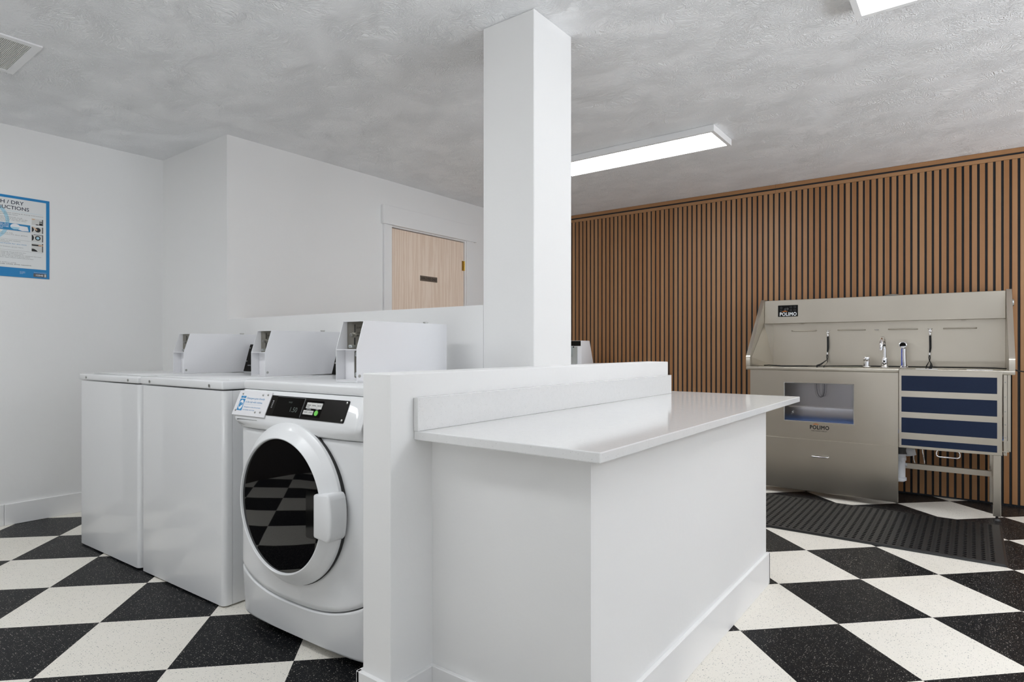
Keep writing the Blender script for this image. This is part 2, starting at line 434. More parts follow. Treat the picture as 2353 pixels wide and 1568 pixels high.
# slatted wall
wb_ = struct(MB().box(XD, XR, YB, YB + .08, 0, CEIL).build('wall_back', 'groove'), 'wood slat wall with narrow black grooves behind the steel dog bath', 'wall')
sl = MB()
P = 0.04333; x = -0.192 + 0.0142 - P * 82 
while x < XR - .05:
    x1 = x + P - 0.0142
    if x > XD: sl.box(x, x1, YB - 0.011, YB - .0005, 0.012, 2.3465, 0.0012, 1)
    x += P
s_ = sl.build('slats', 'slat', wb_)
tr = MB().box(XD, -1.30, YB - .011, YB - .0005, 2.3475, 2.3745, .001, 1).box(-1.299, XR, YB - .011, YB - .0005, 2.3475, 2.3745, .001, 1)
tr.box(XD, -1.30, YB - .011, YB - .0005, 2.388, 2.4185, .001, 1).box(-1.299, XR, YB - .011, YB - .0005, 2.388, 2.4185, .001, 1)
tr.build('top_trim', 'slat_h', wb_)

# baseboards
def bboard(name, poly_boxes, label):
    m = MB()
    for b in poly_boxes: m.box(*b, .002, 1)
    return struct(m.build(name, 'trim'), label, 'baseboard')
bboard('baseboard_left', [(XL, XL + .014, .55, 1.075, 0, .128), (XL, XL + .014, 1.0765, Y1, 0, .128)], 'white baseboard along the poster wall')
bboard('baseboard_counter', [(XP, -.748, 1.296, 1.31, 0, .128), (-.748, -.734, 1.296, 2.912, 0, .142), (XP, -.734, 2.90, 2.914, 0, .14)], 'white baseboard around the foot of the quartz counter')
bboard('baseboard_divider', [(XP, XP + .014, 1.132, 1.297, 0, .128), (-1.421, XP + .014, 1.132, 1.146, 0, .137), (-1.423, -1.409, 1.132, 1.20, 0, .137)], 'white baseboard around the end of the low dividing wall')

# door and its trim
dr = struct(MB().box(XD - .055, XD - .012, dy0 + .003, dy1 - .004, .01, dz - .006, .002, 1).build('door_1', 'oak'), 'pale oak door with a small brown sign, in a white frame', 'door')
hg = MB().cyl((XD - .005, dy1 - .001, 1.785), (XD - .005, dy1 - .001, 1.875), .0065, n=12).box(XD - .013, XD - .009, dy1 - .03, dy1 + .0, 1.785, 1.875)
hg.build('hinge', 'brass', dr, 40)
cs = MB().box(XD, XD + .018, dy0 - .085, dy0 - .004, 0, 2.062, .002, 1).box(XD, XD + .018, dy1 + .01, dy1 + .105, 0, 2.062, .002, 1)
cs.box(XD, XD + .032, dy0 - .105, dy1 + .135, 2.062, 2.212, .002, 1)
cs.box(XD - .12, XD + .001, dy0 - .004, dy0, 0, dz).box(XD - .12, XD + .001, dy1, dy1 + .012, 0, dz + .01).box(XD - .12, XD + .001, dy0, dy1, dz, dz + .012)
struct(cs.build('trim_1', 'trim'), 'white door frame with a wide head board around the oak door', 'door frame')
sg = thing('door_sign', 'small brown plastic EMPLOYEES ONLY sign stuck on the oak door', 'sign', (XD - .012, 3.78, 1.668))
MB().box(0, .003, -.104, .104, -.0225, .0225, .001, 1).build('plaque', 'sign_brown', sg)
MB().text('EMPLOYEES ONLY', .030, frame((.0034, -.094, -.0105), (0, 1, 0), (0, 0, 1)), width=.188, bold=.012).build('lettering', 'ink_black', sg)

# ------------------------------------------------------------------ quartz counter and its base
struct(MB().box(XP, -.748, 1.31, 2.90, 0, .8035).build('wall_counter', 'wall'), 'white painted base wall that carries the quartz counter', 'counter base')
ct = thing('quartz_counter', 'white speckled quartz counter fixed against the low dividing wall', 'counter', (XP, 1.235, .804))
MB().box(0, .611, 0, 2.02, 0, .0255, .0025, 2).box(-.24, .01, 1.85, 2.02, 0, .0255, .0025, 2).build('worktop', 'quartz', ct)
MB().box(.001, .0195, -.002, 1.846, .0257, .123, .0015, 2).build('backsplash', 'quartz', ct)

# ------------------------------------------------------------------ ceiling fittings
def strip_light(name, x0, x1, y0, y1, label, grp):
    t = thing(name, label, 'ceiling light', (x0, y0, CEIL), 0, grp)
    L, W_ = x1 - x0, y1 - y0
    m = MB()
    m.box(0, L, 0, .022, -.042, -.0015).box(0, L, W_ - .022, W_, -.042, -.0015).box(0, .022, .022, W_ - .022, -.042, -.0015).box(L - .022, L, .022, W_ - .022, -.042, -.0015)
    m.box(.02, L - .02, .02, W_ - .02, -.012, -.0015)
    m.build('housing', 'trim', t)
    MB().box(.0222, L - .0222, .0222, W_ - .0222, -.038, -.028).build('diffuser', 'light', t)
    return t
strip_light('strip_light', -2.452, -1.243, 3.655, 3.995, 'long white strip light on the ceiling beside the column', None)
strip_light('strip_light', -.37, .84, 2.42, 2.765, 'white ceiling light cut off by the top edge of the photo', None)
strip_light('strip_light', 1.9, 3.1, 3.6, 3.95, 'added unseen white strip light near the storefront window', None)  # added fixture out of view, lights the slats on this side
strip_light('strip_light', -2.65, -1.45, .06, .40, 'added unseen white strip light over the washers aisle', None)  # added out of view to brighten the washer fronts
strip_light('strip_light', -4.1, -3.76, -1.0, .25, 'added unseen white strip light over the poster wall', None)  # another added fixture, unseen, for more light on the washer by the poster
vt = thing('ceiling_vent', 'square white ceiling air vent with fine louvres over the poster wall', 'vent', (-3.52, .67, CEIL))
m = MB(); A0, B0 = .205, .235
m.box(-A0 - .03, A0 + .0, B0 - .032, B0, -.008, -.001).box(-A0 - .03, A0, -B0, -B0 + .032, -.008, -.001)
m.box(-A0 - .03, -A0, -B0 + .032, B0 - .032, -.008, -.001).box(A0 - .032, A0, -B0 + .032, B0 - .032, -.008, -.001)
m.build('frame', 'trim', vt)
m = MB(); k = 0; y = -B0 + .036
while y < B0 - .036:
    m.prism([(y, -.0055), (y + .0015, -.0015), (y + .0056, -.0015), (y + .0042, -.0055)], 'x', -A0 + .002, A0 - .034); y += .0060
m.build('louvres', 'grille', vt)
MB().box(-A0, A0 - .03, -B0 + .03, B0 - .03, -.0015, -.0008).build('backing', 'dark_back', vt)

# ------------------------------------------------------------------ poster
po = thing('instruction_poster', 'blue bordered WASH / DRY INSTRUCTIONS poster on the white wall', 'poster', (XL, .90, 1.503))
PW, PH = .403, .492
MB().box(.0005, .003, 0, PW, 0, PH).build('border', 'poster_blue', po)
MB().box(.003, .0036, .022, PW - .0175, .056, PH - .016).build('sheet', 'paper', po)
def PF(y, z, d=.004): return frame((d, y, z), (0, 1, 0), (0, 0, 1))
m = MB()
m.text('WASH / DRY', .030, PF(.180, .441), align='CENTER', bold=.018, width=.184)
m.text('INSTRUCTIONS', .030, PF(.190, .4085), align='CENTER', bold=.018, width=.216)
m.build('title', 'ink', po)
rows_ = [(.384, 'Refer to garment tags for special washing & drying instructions.', 1), (.374, 'Never wash items containing flammable fumes.', .62),
 (.3585, 'Add liquid detergent, bleach and', .68), (.350, 'softener. Put all powders and pods directly', .76), (.3415, 'in drum before adding laundry. Do not open door', .74), (.333, 'after cycle has started.', .5),
 (.262, 'Load laundry loosely into the tub.', .55), (.253, 'Remove items that may prevent the door gasket', .76), (.239, 'from closing completely.', .3),
 (.2155, 'Press the desired selected cycle on the machine.', .66), (.207, 'Press to add any enhancements.', .5), (.188, 'results.', .1), (.1785, 'If the machine has a start button, press start.', .70),
 (.1475, 'Display shows estimate of time remaining. Actual time may vary.', .74), (.139, 'Open and wait for detergent to settle, then add more items.', .7), (.1305, 'If load is unbalanced, please wait while it attempts to rebalance the load.', .97),
 (.122, 'If not, open and shut the door firmly and press start.', .8), (.1135, 'If load is overloaded or out of balance. Open, remove clothes and press start.', .85)]
m = MB()
for z, s, wd in rows_: m.text(s, .0066, PF(.036, z), width=.335 * wd)
for z in (.2795, .2255, .1600): m.box(.0036, .0039, .034, PW - .034, z, z + .0007)
m.text('Check dryer lint screen before using.', .0066, PF(.036, .083), width=.2)
m.build('body_text', 'ink_grey', po)
MB().text('Insert additional funds while time remains.', .0070, PF(.036, .0735), width=.275, bold=.02).build('bold_text', 'ink_black', po)
m = MB().box(.0036, .0039, .034, PW - .098, .282, .324)
m.build('blue_banner', 'ink_blue', po)
MB().text('Use SpeedCycle/SuperCycle for the best', .0070, PF(.036, .1975), width=.25, bold=.015).build('blue_print', 'ink_blue', po)
pts = [(PW - .172 + .024 * math.cos(a), .306 + .017 * math.sin(a)) for a in [i * math.pi / 12 for i in range(24)]]
m = MB().prism(pts, 'x', .0039, .0041).prism([(PW - .165, .292), (PW - .150, .314), (PW - .112, .312), (PW - .106, .286), (PW - .138, .284)], 'x', .0040, .0042)
m.build('measuring_cup', 'ink_white', po)
m = MB()
for i in range(14):
    a0 = math.radians(-70 + i * 10); a1 = math.radians(-60 + i * 10); c0 = (.085, .33)
    m.prism([(c0[0] + r * math.cos(a), c0[1] + r * 1.05 * math.sin(a)) for r, a in ((.100, a0), (.118, a0), (.118, a1), (.100, a1))], 'x', .0036, .0038)
m.box(.0036, .0038, .034, PW - .034, .3975, .3985)
m.prism([(PW - .194, .303), (PW - .150, .303), (PW - .155, .293), (PW - .172, .289), (PW - .188, .293)], 'x', .0042, .0044)
m.build('pale_print', 'ink_sky', po)
for s, z in (('Use no more than 1/8 cup', .3155), ('of High Efficiency', .307), ('detergent is strongly', .2985), ('recommended', .290)):
    MB().text(s, .0066, PF(.110, z), width=.090 if len(s) > 14 else .06, bold=.03).build('banner_text', 'ink_white', po)
m = MB().text('Visit Online\nfor machine\nservice', .0056, PF(PW - .150, .0325)); m.build('contact_text', 'ink_white', po)
MB().text('Machine License Number', .0055, PF(PW - .080, .0345), width=.064).build('caption_text', 'ink_white', po)
MB().box(.003, .0034, PW - .082, PW - .014, .0085, .0305).build('number_box', 'ink_grey', po)
MB().text('12345', .013, PF(PW - .072, .0150), width=.036, bold=.03).build('number_text', 'ink_white', po)
MB().box(.0034, .0037, PW - .026, PW - .018, .0105, .0285).build('box_end', 'button', po)
for i, (z0, hh_) in enumerate(((.330, .039), (.282, .039), (.228, .045), (.165, .054))):
    y0 = PW - .091; y1 = PW - .0325
    pc = MB().box(.0036, .0039, y0, y1, z0, z0 + hh_).build('picture', 'button', po)
    m = MB()
    if i == 0: m.box(.0039, .0041, y0 + .038, y1, z0 + .001, z0 + .015).box(.0039, .0041, y0 + .038, y1, z0 + .020, z0 + .025).box(.0039, .0041, y0 + .021, y0 + .036, z0 + .001, z0 + .006)
    if i in (1, 2):
        k_ = hh_ / 2
        m.prism([(y0 + .031 + .0145 * math.cos(a), z0 + k_ + .0145 * math.sin(a)) for a in [k * math.pi / 8 for k in range(16)]], 'x', .0039, .0041)
        m.prism([(y0 + .0005, z0 + .003), (y0 + .008, z0 + .009), (y0 + .012, z0 + k_), (y0 + .008, z0 + hh_ - .009), (y0 + .0005, z0 + hh_ - .003)], 'x', .0039, .0041)
        if i == 2: m.box(.0039, .0041, y0 + .010, y1 - .006, z0 + hh_ - .004, z0 + hh_ - .001)
    if i == 3: m.box(.0039, .0041, y0, y0 + .048, z0 + .036, z0 + .045).prism([(y0, z0 + .001), (y0, z0 + .018), (y0 + .012, z0 + .017), (y0 + .024, z0 + .010), (y0 + .031, z0 + .001)], 'x', .0039, .0041)
    m.build('dark_shapes', 'ink_black', pc)
    m = MB()
    if i == 0: m.prism([(y0, z0 + .038), (y0 + .018, z0 + .038), (y0 + .012, z0 + .031), (y0, z0 + .033)], 'x', .0041, .0043)
    if i == 1: m.prism([(y0, z0 + .038), (y0 + .006, z0 + .038), (y0 + .030, z0 + .020), (y0 + .024, z0 + .014)], 'x', .0041, .0043)
    if i == 3: m.box(.0041, .0043, y0 + .034, y1, z0 + .038, z0 + .044)
    if i == 2: m.prism([(y0 + .031 + .0085 * math.cos(a), z0 + hh_ / 2 + .0085 * math.sin(a)) for a in [k * math.pi / 8 for k in range(16)]], 'x', .0041, .0043)
    m.build('hands' if i != 2 else 'drum', 'ink_skin' if i != 2 else 'ink_sky', pc)
    MB().box(.0039, .0042, y1 - .006, y1, z0, z0 + hh_).build('grey_edge', 'ink_grey', pc)

# ------------------------------------------------------------------ washers, standing in a row turned by 1.8 degrees
RA = math.radians(1.8); RO = Vector((-3.0, 1.2575, 0)); RD = Vector((math.cos(RA), math.sin(RA), 0)); RN = Vector((-math.sin(RA), math.cos(RA), 0))
def rowp(s, off=0, z=0): return RO + RD * s + RN * off + Vector((0, 0, z))
def toploader(s0, s1, label, cs, dz):
    t = thing('top_load_washer', label, 'washer', rowp((s0 + s1) / 2), RA, 'white top loading washers')
    w = (s1 - s0) / 2
    # front panel with rounded upright edges
    r = .022
    poly = [(-w, .037)] + [(-w + r - r * math.cos(a), r - r * math.sin(a)) for a in [math.radians(18 * i) for i in range(6)]]
    poly += [(-p[0], p[1]) for p in poly[::-1]]
    MB().prism(poly, 'z', .008, .893).build('front_panel', 'enamel', t, 35)
    MB().box(-w + .001, w - .001, .039, .695, .006, .8925, .002, 1).build('cabinet', 'enamel', t)
    MB().box(-w, w, -.006, .695, .898, .930 + dz, .007, 3).build('top_panel', 'enamel', t, 50)
    MB().box(-w + .045, w - .045, .05, .50, .9305, .934 + dz, .0018, 2).build('lid', 'enamel', t, 50)
    for sx in (-1, 1):
        MB().cyl((sx * (w - .098), -.0055, .9125), (sx * (w - .098), -.0095, .9125), .0065, n=16, bev=.001).build('screw', 'screw', t, 30)
    CO = .603
    c = MB().prism([(CO, .9305), (CO + .046, 1.094), (CO + .066, 1.094), (CO + .066, .9305)], 'x', cs - (s0 + s1) / 2, w - .005, .002).build('console', 'enamel', t, 30)
    d = Vector((0, .046, .1635)).normalized(); c0 = cs - (s0 + s1) / 2
    fm = frame((0, CO - .0005, .9335), (1, 0, 0), d)
    b = MB(); plate(b, fm, c0 + .004, w - .012, .003, .162, .0012, .004, .003); b.build('control_face', 'black_plastic', c)
    for xx in (c0 + .014, w - .022):
        for yy in (.062, .140):
            b = MB(); plate(b, fm, xx - .004, xx + .004, yy - .004, yy + .004, .004, .006, .0035); b.build('screw', 'screw', c)
    b = MB().text('WASH CYCLE', .009, fm @ Matrix.Translation((c0 + .03, .035, .0042)))
    b.build('lettering', 'ink_white', c)
    return t
toploader(-.890, -.196, 'white top loading washer standing by the poster wall', -.306, .0)
toploader(-.168, .556, 'white top loading washer beside the front loading washer', .475, .004)

# coin boxes
def coinbox(s0, s1, off, z0, zk, z1, L, label, plinth=0.0):
    t = thing('coin_box', label, 'coin box', rowp((s0 + s1) / 2, off, z0), RA, 'white coin boxes on top of the washers')
    w = (s1 - s0) / 2; hk = zk - z0; h = z1 - z0; th = .0022; f = .033
    prof = [(0, plinth), (0, hk), (f, h), (L, h), (L, plinth)]
    m = MB()
    for x0 in (-w, w - th): m.prism(prof, 'x', x0, x0 + th)
    m.box(-w + th, w - th, f + .001, L, h - th, h)
    m.box(-w + th, w - th, L - th, L, plinth, h - th)
    m.box(-w + th, w - th, .001, .12, hk - .0025, hk + .0005)
    m.box(-w + th, w - th, .0015, .12, plinth, plinth + .003)
    if plinth: m.box(-w, w, .0, L, 0, plinth - .0005, .001, 1)
    m.build('housing', 'powder', t)
    p = MB().box(-w + .003, w - .003, .050, .053, hk + .001, h - .003).build('coin_plate', 'plate_metal', t)
    cx = -.012
    MB().box(cx - .0016, cx + .0016, .0485, .0505, hk + .062, h - .012).build('coin_slot', 'gap', p)
    MB().cyl((cx - .012, .050, hk + .053), (cx - .012, .040, hk + .053), .0085, .007, n=16, bev=.001).build('return_button', 'screw', p, 30)
    MB().box(cx - .003, cx + .002, .0485, .0505, hk + .014, hk + .043).build('lever_slot', 'ink_black', p)
    MB().box(cx - .014, cx + .006, .030, .050, hk + .006, hk + .016, .003, 2).build('coin_lever', 'zinc', p, 40)
    b = MB().text('QUARTERS', .0095, frame((cx + .008, .0495, h - .027), (1, 0, 0), (0, 0, 1)), bold=.01)
    b.text('COIN', .0085, frame((cx + .012, .0495, hk + .057), (1, 0, 0), (0, 0, 1)), bold=.01).text('RETURN', .0085, frame((cx + .008, .0495, hk + .047), (1, 0, 0), (0, 0, 1)), bold=.01)
    b.build('lettering', 'ink_black', p)
    # vault below the shelf
    bl = MB().box(-w + .003, w - .003, .0400, .0420, plinth + .003, hk - .003).build('lower_plate', 'powder', t)
    v = MB(); fm = frame((0, .0395, 0), (1, 0, 0), (0, 0, 1)); plate(v, fm, .002, w - .004, plinth + .01, hk - .006, 0, .004, .004)
    vo = v.build('vault_door', 'plate_metal', t)
    for zz in (plinth + .022, hk - .018):
        MB().lathe([(.0085, 0), (.0085, .002), (.006, .0042), (0, .005)], 16, Matrix.Translation((.0145, .0360, zz)) @ Matrix.Rotation(math.radians(90), 4, 'X')).build('bolt', 'zinc', vo, 60)
    MB().cyl((.040, .0360, (plinth + hk) / 2), (.040, .0310, (plinth + hk) / 2), .011, n=24, bev=.001).build('lock', 'screw', vo, 30)
    MB().cyl((w, .012, plinth + .018), (w + .0018, .012, plinth + .018), .0058, n=18, bev=.0005).build('rivet', 'screw', t, 30)
    kk = MB().cyl((w - .03, L * .80, h), (w - .03, L * .80, h + .006), .009, n=16, bev=.001)
    kk.box(w - .034, w - .026, L * .80 - .012, L * .80 + .012, h + .003, h + .0075, .001, 1).build('top_lock', 'screw', t, 30)
    return t
coinbox(-.423, -.310, .269, .9345, 1.048, 1.147, .430, 'white coin box on the washer standing by the poster wall')
coinbox(.294, .407, .282, .9385, 1.050, 1.152, .428, 'white coin box standing between the two other coin boxes')
coinbox(1.145, 1.259, .095, .9455, 1.065, 1.1685, .480, 'tallest white coin box with its metal coin slide, on the front loading washer', .006)

# front loading washer
S0, S1 = .703, 1.430; SCn = (S0 + S1) / 2; HW = (S1 - S0) / 2
fl = thing('front_load_washer', 'white front loading washer with a large round black door glass', 'washer', rowp(SCn), RA, None)
MB().box(-HW + .002, HW - .002, .030, .66, .03, .906, .003, 1).box(-HW + .004, HW - .004, .004, .032, .768, .9045).build('cabinet', 'enamel', fl)
for sx in (-1, 1):
    for yy in (.10, .60): MB().cyl((sx * (HW - .06), yy, 0), (sx * (HW - .06), yy, .034), .022, n=16).build('foot', 'rubber_grey', fl)
MB().box(-HW - .004, HW + .004, .0, .665, .909, .9450, .010, 4).build('top_panel', 'enamel', fl, 50)
NX = 36
def ts(i): return -1 + 2 * i / NX
def bulge(t): return -.030 * (max(0.0, 1 - abs(t) ** 4)) ** .5
def arch(t): return .158 + .072 * abs(t) ** 2.6
def tt(i):   # denser near the corners
    u = -1 + 2 * i / NX; return math.sin(u * math.pi / 2) * .55 + u * .45
def panel(z_lo, z_hi, nz, name, lean=0.0, edge_lo=0.004, edge_hi=.004):
    rows = []
    for k in range(nz + 1):
        f_ = k / nz; row_ = []
        for i in range(NX + 1):
            t = tt(i); a = z_lo(t); b = z_hi(t); z = a + (b - a) * f_
            e = 0.0
            if z - a < edge_lo: e = edge_lo * (1 - (max(0, 1 - ((edge_lo - (z - a)) / edge_lo) ** 2)) ** .5)
            if b - z < edge_hi: e = max(e, edge_hi * (1 - (max(0, 1 - ((edge_hi - (b - z)) / edge_hi) ** 2)) ** .5))
            row_.append((t * HW, bulge(t) + .0 + e + lean * (1 - f_), z))
        rows.append(row_)
    # thickness back to the cabinet
    m = MB(); t_ = bmesh.new()
    front = [[t_.verts.new(p) for p in r] for r in rows]
    back = [[t_.verts.new((p[0], .029, p[2])) for p in r] for r in rows]
    for A, B in zip(front[:-1], front[1:]):
        for i in range(NX): t_.faces.new((A[i], A[i + 1], B[i + 1], B[i]))
    for u, v in ((front[0], back[0]), (front[-1], back[-1])):
        for i in range(NX): t_.faces.new((u[i], v[i], v[i + 1], u[i + 1]))
    for c_ in (0, NX):
        for k in range(nz): t_.faces.new((front[k][c_], front[k + 1][c_], back[k + 1][c_], back[k][c_]))
    bmesh.ops.recalc_face_normals(t_, faces=t_.faces[:]); m.add(t_)
    return m.build(name, 'enamel', fl, 40)
panel(lambda t: .034, lambda t: arch(t) - .003, 30, 'toe_panel', lean=.012)
panel(lambda t: arch(t) + .002, lambda t: .7605, 60, 'front_panel', edge_lo=.006)
# sloping fascia
fprof = [(.029, .9075), (-.0020, .9075), (-.0038, .9060), (-.0415, .816), (-.0445, .806), (-.0440, .799), (-.038, .790), (-.024, .780), (-.012, .772), (-.008, .7655), (.0, .7635), (.029, .7635)]
rows = []
for k, (o_, z_) in enumerate(fprof):
    r_ = []
    for i in range(NX + 1):
        t = tt(i); e = (1 - (max(0, 1 - max(0, (abs(t) - .955) / .045) ** 2)) ** .5) * .012
        bb = bulge(t) + .030
        add = -.030 * (1 - bb / .030) * max(0.0, min(1.0, (.80 - z_) / .03)) if z_ < .80 else 0
        r_.append((t * HW, min(.029, o_ + e + add * (1 if k < len(fprof) - 1 else 0)), z_))
    rows.append(r_)
fa_ = MB().grid(rows)
for x_ in (-HW, HW - .0006): fa_.prism([(min(.029, o_ + .012), z_) for o_, z_ in fprof], 'x', x_, x_ + .0006)
fa_.build('control_fascia', 'enamel', fl, 75)
# face frame of the slope: x along s, y up the slope
sd = Vector((0, .0370, .0875)).normalized()
fo = Vector((0, -.0415, .816))
FM = frame(fo, (1, 0, 0), sd)
cx0 = lambda s: s - SCn
cp = MB(); plate(cp, FM, cx0(.905), cx0(1.352), .0055, .083, .0, .003, .004)
cp = cp.build('control_panel', 'black_plastic', fl)
m = MB(); plate(m, FM, cx0(.957), cx0(1.118), .0085, .0785, .003, .0045, .002); dsp = m.build('display', 'black_gloss', cp)
m = MB().text('1.50', .026, FM @ Matrix.Translation((cx0(1.047), .026, .0046)), width=.040, ext=.0001); m.text('PRICE', .008, FM @ Matrix.Translation((cx0(1.03), .058, .0046)), ext=.0001)
m.build('digits', 'ink_dim', dsp)
m = MB(); plate(m, FM, cx0(.957), cx0(1.118), .0785, .0800, .003, .0052, .0005); plate(m, FM, cx0(1.118), cx0(1.120), .0085, .08, .003, .0052, .0005); m.build('display_rim', 'ink_grey', dsp)
m = MB(); plate(m, FM, cx0(1.126), cx0(1.224), .015, .074, .003, .0036, .002); bp = m.build('button_panel', 'black_gloss', cp)
for (a, b, c_, d_, tx) in ((1.137, 1.1645, .045, .066, 'POWER\nWASH'), (1.1655, 1.193, .045, .066, 'NORMAL'), (1.194, 1.2215, .045, .066, 'DELICATE'), (1.130, 1.1565, .0225, .0375, 'WARM'), (1.1575, 1.184, .0225, .0375, 'COLD')):
    m = MB(); plate(m, FM, cx0(a), cx0(b), c_, d_, .0036, .0052, .001); bo = m.build('button', 'button', cp)
    m = MB().text(tx, .0062, FM @ Matrix.Translation((cx0(a) + .0025, (c_ + d_) / 2 - .0015, .0053)), width=.021, ext=.0001, bold=.02); m.build('lettering', 'ink_black', bo)
m = MB(); plate(m, FM, cx0(1.192), cx0(1.211), .0205, .0395, .0036, .0056, .0093); m.build('start_button', 'green', cp)['label'] = 'round green start button'
m = MB().text('- OPTIONS -', .0055, FM @ Matrix.Translation((cx0(1.139), .0402, .0038)), ext=.0001); m.build('lettering', 'ink_white', cp)
m = MB().text('START', .0055, FM @ Matrix.Translation((cx0(1.192), .0415, .0038)), ext=.0001)
m.build('lettering', 'ink_white', cp); m = MB()
m.text('CYCLE', .010, FM @ Matrix.Translation((cx0(.938), .034, .0032)) @ Matrix.Rotation(math.radians(90), 4, 'Z'), ext=.0001)
m.build('lettering', 'ink_white', cp)
for (a, y) in ((1.343, .0745), (1.343, .0135)):
    MB().cyl(FM @ Vector((cx0(a), y, .003)), FM @ Vector((cx0(a), y, .0055)), .0048, n=16, bev=.0008).build('screw', 'screw', cp, 30)
# detergent note
m = MB(); plate(m, FM, cx0(.700), cx0(.915), -.006, .092, .003, .0055, .001); dn = m.build('detergent_notice', 'powder', fl)
dn['label'] = 'white plate screwed over the detergent drawer'
def DT(x, y): return FM @ Matrix.Translation((cx0(x), y, .0057))
m = MB()
m.text('Detergent goes directly', .0105, DT(.762, .060), width=.118, bold=.008, ext=.0001).text('in the tub with clothes.', .0105, DT(.762, .045), width=.112, bold=.008, ext=.0001)
m.text('Detergente se coloca directamente', .0072, DT(.762, .026), width=.110, ext=.0001).text('en el tambor con la ropa.', .0072, DT(.762, .015), width=.078, ext=.0001)
plate(m, FM, cx0(.762), cx0(.87), .0385, .0388, .0055, .0058, .0001)
plate(m, FM, cx0(.722), cx0(.755), .0125, .059, .0055, .0058, .001); plate(m, FM, cx0(.722), cx0(.737), .0625, .071, .0055, .0058, .001); plate(m, FM, cx0(.739), cx0(.755), .0625, .071, .0055, .0058, .001)
m.build('blue_print', 'ink_blue', dn)
m = MB()
t_ = MB().prism([(cx0(.7385) + .0135 * math.cos(a), .036 + .019 * math.sin(a)) for a in [k * math.pi / 10 for k in range(20)]], 'z', .0058, .0060); m.add(t_.bm, FM); m.build('drum_symbol', 'ink_white', dn)
m = MB()
t_ = MB().prism([(cx0(.7335) + .007 * math.cos(a), .036 + .010 * math.sin(a)) for a in [k * math.pi / 6 for k in range(12)]], 'z', .0060, .0061); m.add(t_.bm, FM)
t_ = MB().prism([(cx0(.745) + .004 * math.cos(a), .038 + .006 * math.sin(a)) for a in [k * math.pi / 6 for k in range(12)]], 'z', .0060, .0061); m.add(t_.bm, FM); m.build('shirt_symbol', 'ink_blue', dn)
for a, y in ((.728, .079), (.862, .079), (.893, .081), (.717, .012), (.850, .010), (.882, .012)):
    MB().cyl(FM @ Vector((cx0(a), y, .0055)), FM @ Vector((cx0(a), y, .0085)), .0042, .003, n=12, bev=.0006).build('screw', 'screw', dn, 30)
# finger recess below the plate
rm = frame((0, -.0448, .788), (1, 0, 0), (0, -.35, .94))
m = MB(); plate(m, frame((0, -.0405, .7885), (1, 0, 0), (0, -.40, .92)), cx0(.728), cx0(.872), -.0145, .012, -.004, .0007, .011); rc = m.build('drawer_recess', 'recess_grey', fl)
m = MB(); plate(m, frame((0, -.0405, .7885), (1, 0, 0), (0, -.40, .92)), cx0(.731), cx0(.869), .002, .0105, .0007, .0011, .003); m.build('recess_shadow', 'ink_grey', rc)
# door
DX, DZ = 1.070 - SCn, .520
DM = Matrix.Translation((DX, -.006, DZ)) @ Matrix.Rotation(math.radians(90), 4, 'X')   # local +z -> -y (towards the room)
dg = MB().lathe([(.283, .020), (.2868, .0325), (.284, .0340), (.276, .0345)], 72, DM).build('door_gap_shade', 'gap', fl, 40)  # dark ring painting the shade of the gap round the door
dro = MB().lathe([(.228, .030), (.283, .030), (.2845, .038), (.2835, .045), (.281, .048), (.264, .0590), (.261, .0615), (.2390, .0855), (.2370, .0870), (.2345, .0870), (.2325, .0850), (.2305, .074)], 96, DM).build('door_ring', 'enamel_plastic', fl, 30)
MB().lathe([(.2322, .070), (.2315, .0785), (.20, .0796), (.15, .0806), (.10, .0813), (.05, .0817), (0, .0818)], 96, DM).build('door_glass', 'smoked', dro, 60)
# handle follows the ring on its outer side
ang = [math.radians(-16 + 32 * i / 12) for i in range(13)]
xin = .208
poly = [(DX + xin, DZ + .236 * math.sin(ang[0]) - .006)] + [(DX + (.297 if 0 < i < 12 else .290) * math.cos(a), DZ + .285 * math.sin(a)) for i, a in enumerate(ang)] + [(DX + xin, DZ + .236 * math.sin(ang[-1]) + .006)]
def clampx(p): return (min(p[0], HW - .012), p[1])
hd = MB().prism([clampx(p) for p in poly], 'y', -.104, -.034, .007).build('door_handle', 'enamel_plastic', dro, 50)
m = MB(); plate(m, frame((0, 0, 0), (1, 0, 0), (0, 0, 1)), DX + .158, DX + .207, DZ - .080, DZ + .076, .0850, .0945, .008); m.build('finger_grip', 'black_gloss', dro, 40)
MB().prism([(DX - .296, DZ - .05), (DX - .296, DZ + .045), (DX - .272, DZ + .05), (DX - .272, DZ - .055)], 'y', -.042, -.030, .002).build('door_hinge', 'enamel_plastic', fl)

# ------------------------------------------------------------------ dryer beyond the low wall
dk = thing('dryer', 'white dryer with a black topped coin console, mostly hidden behind the column', 'dryer', (-3.06, 4.55, 0))
W2 = .345
MB().box(-W2, W2, -.12, .62, .02, .925, .008, 2).build('cabinet', 'enamel', dk, 40)
cn = MB().prism([(.05, .9255), (.05, 1.134), (.192, 1.134), (.262, .9255)], 'x', -W2, W2 - .005, .003).build('console', 'powder', dk, 40)
MB().box(-.06, W2 - .012, .046, .0495, 1.088, 1.132, .001, 1).build('black_face', 'black_plastic', cn)
cp2 = MB().box(-.06, W2 - .045, .045, .0495, .93, 1.082).build('coin_plate', 'zinc', cn)
MB().box(.18, .245, .025, .045, .99, 1.078, .006, 2).build('coin_chute', 'zinc', cp2, 40)
MB().cyl((.262, .045, 1.078), (.262, .040, 1.078), .006, n=12).build('lock', 'gap', cp2)
MB().cyl((.20, .045, .975), (.20, .036, .975), .016, n=20).build('knob', 'rubber_grey', cp2, 30)
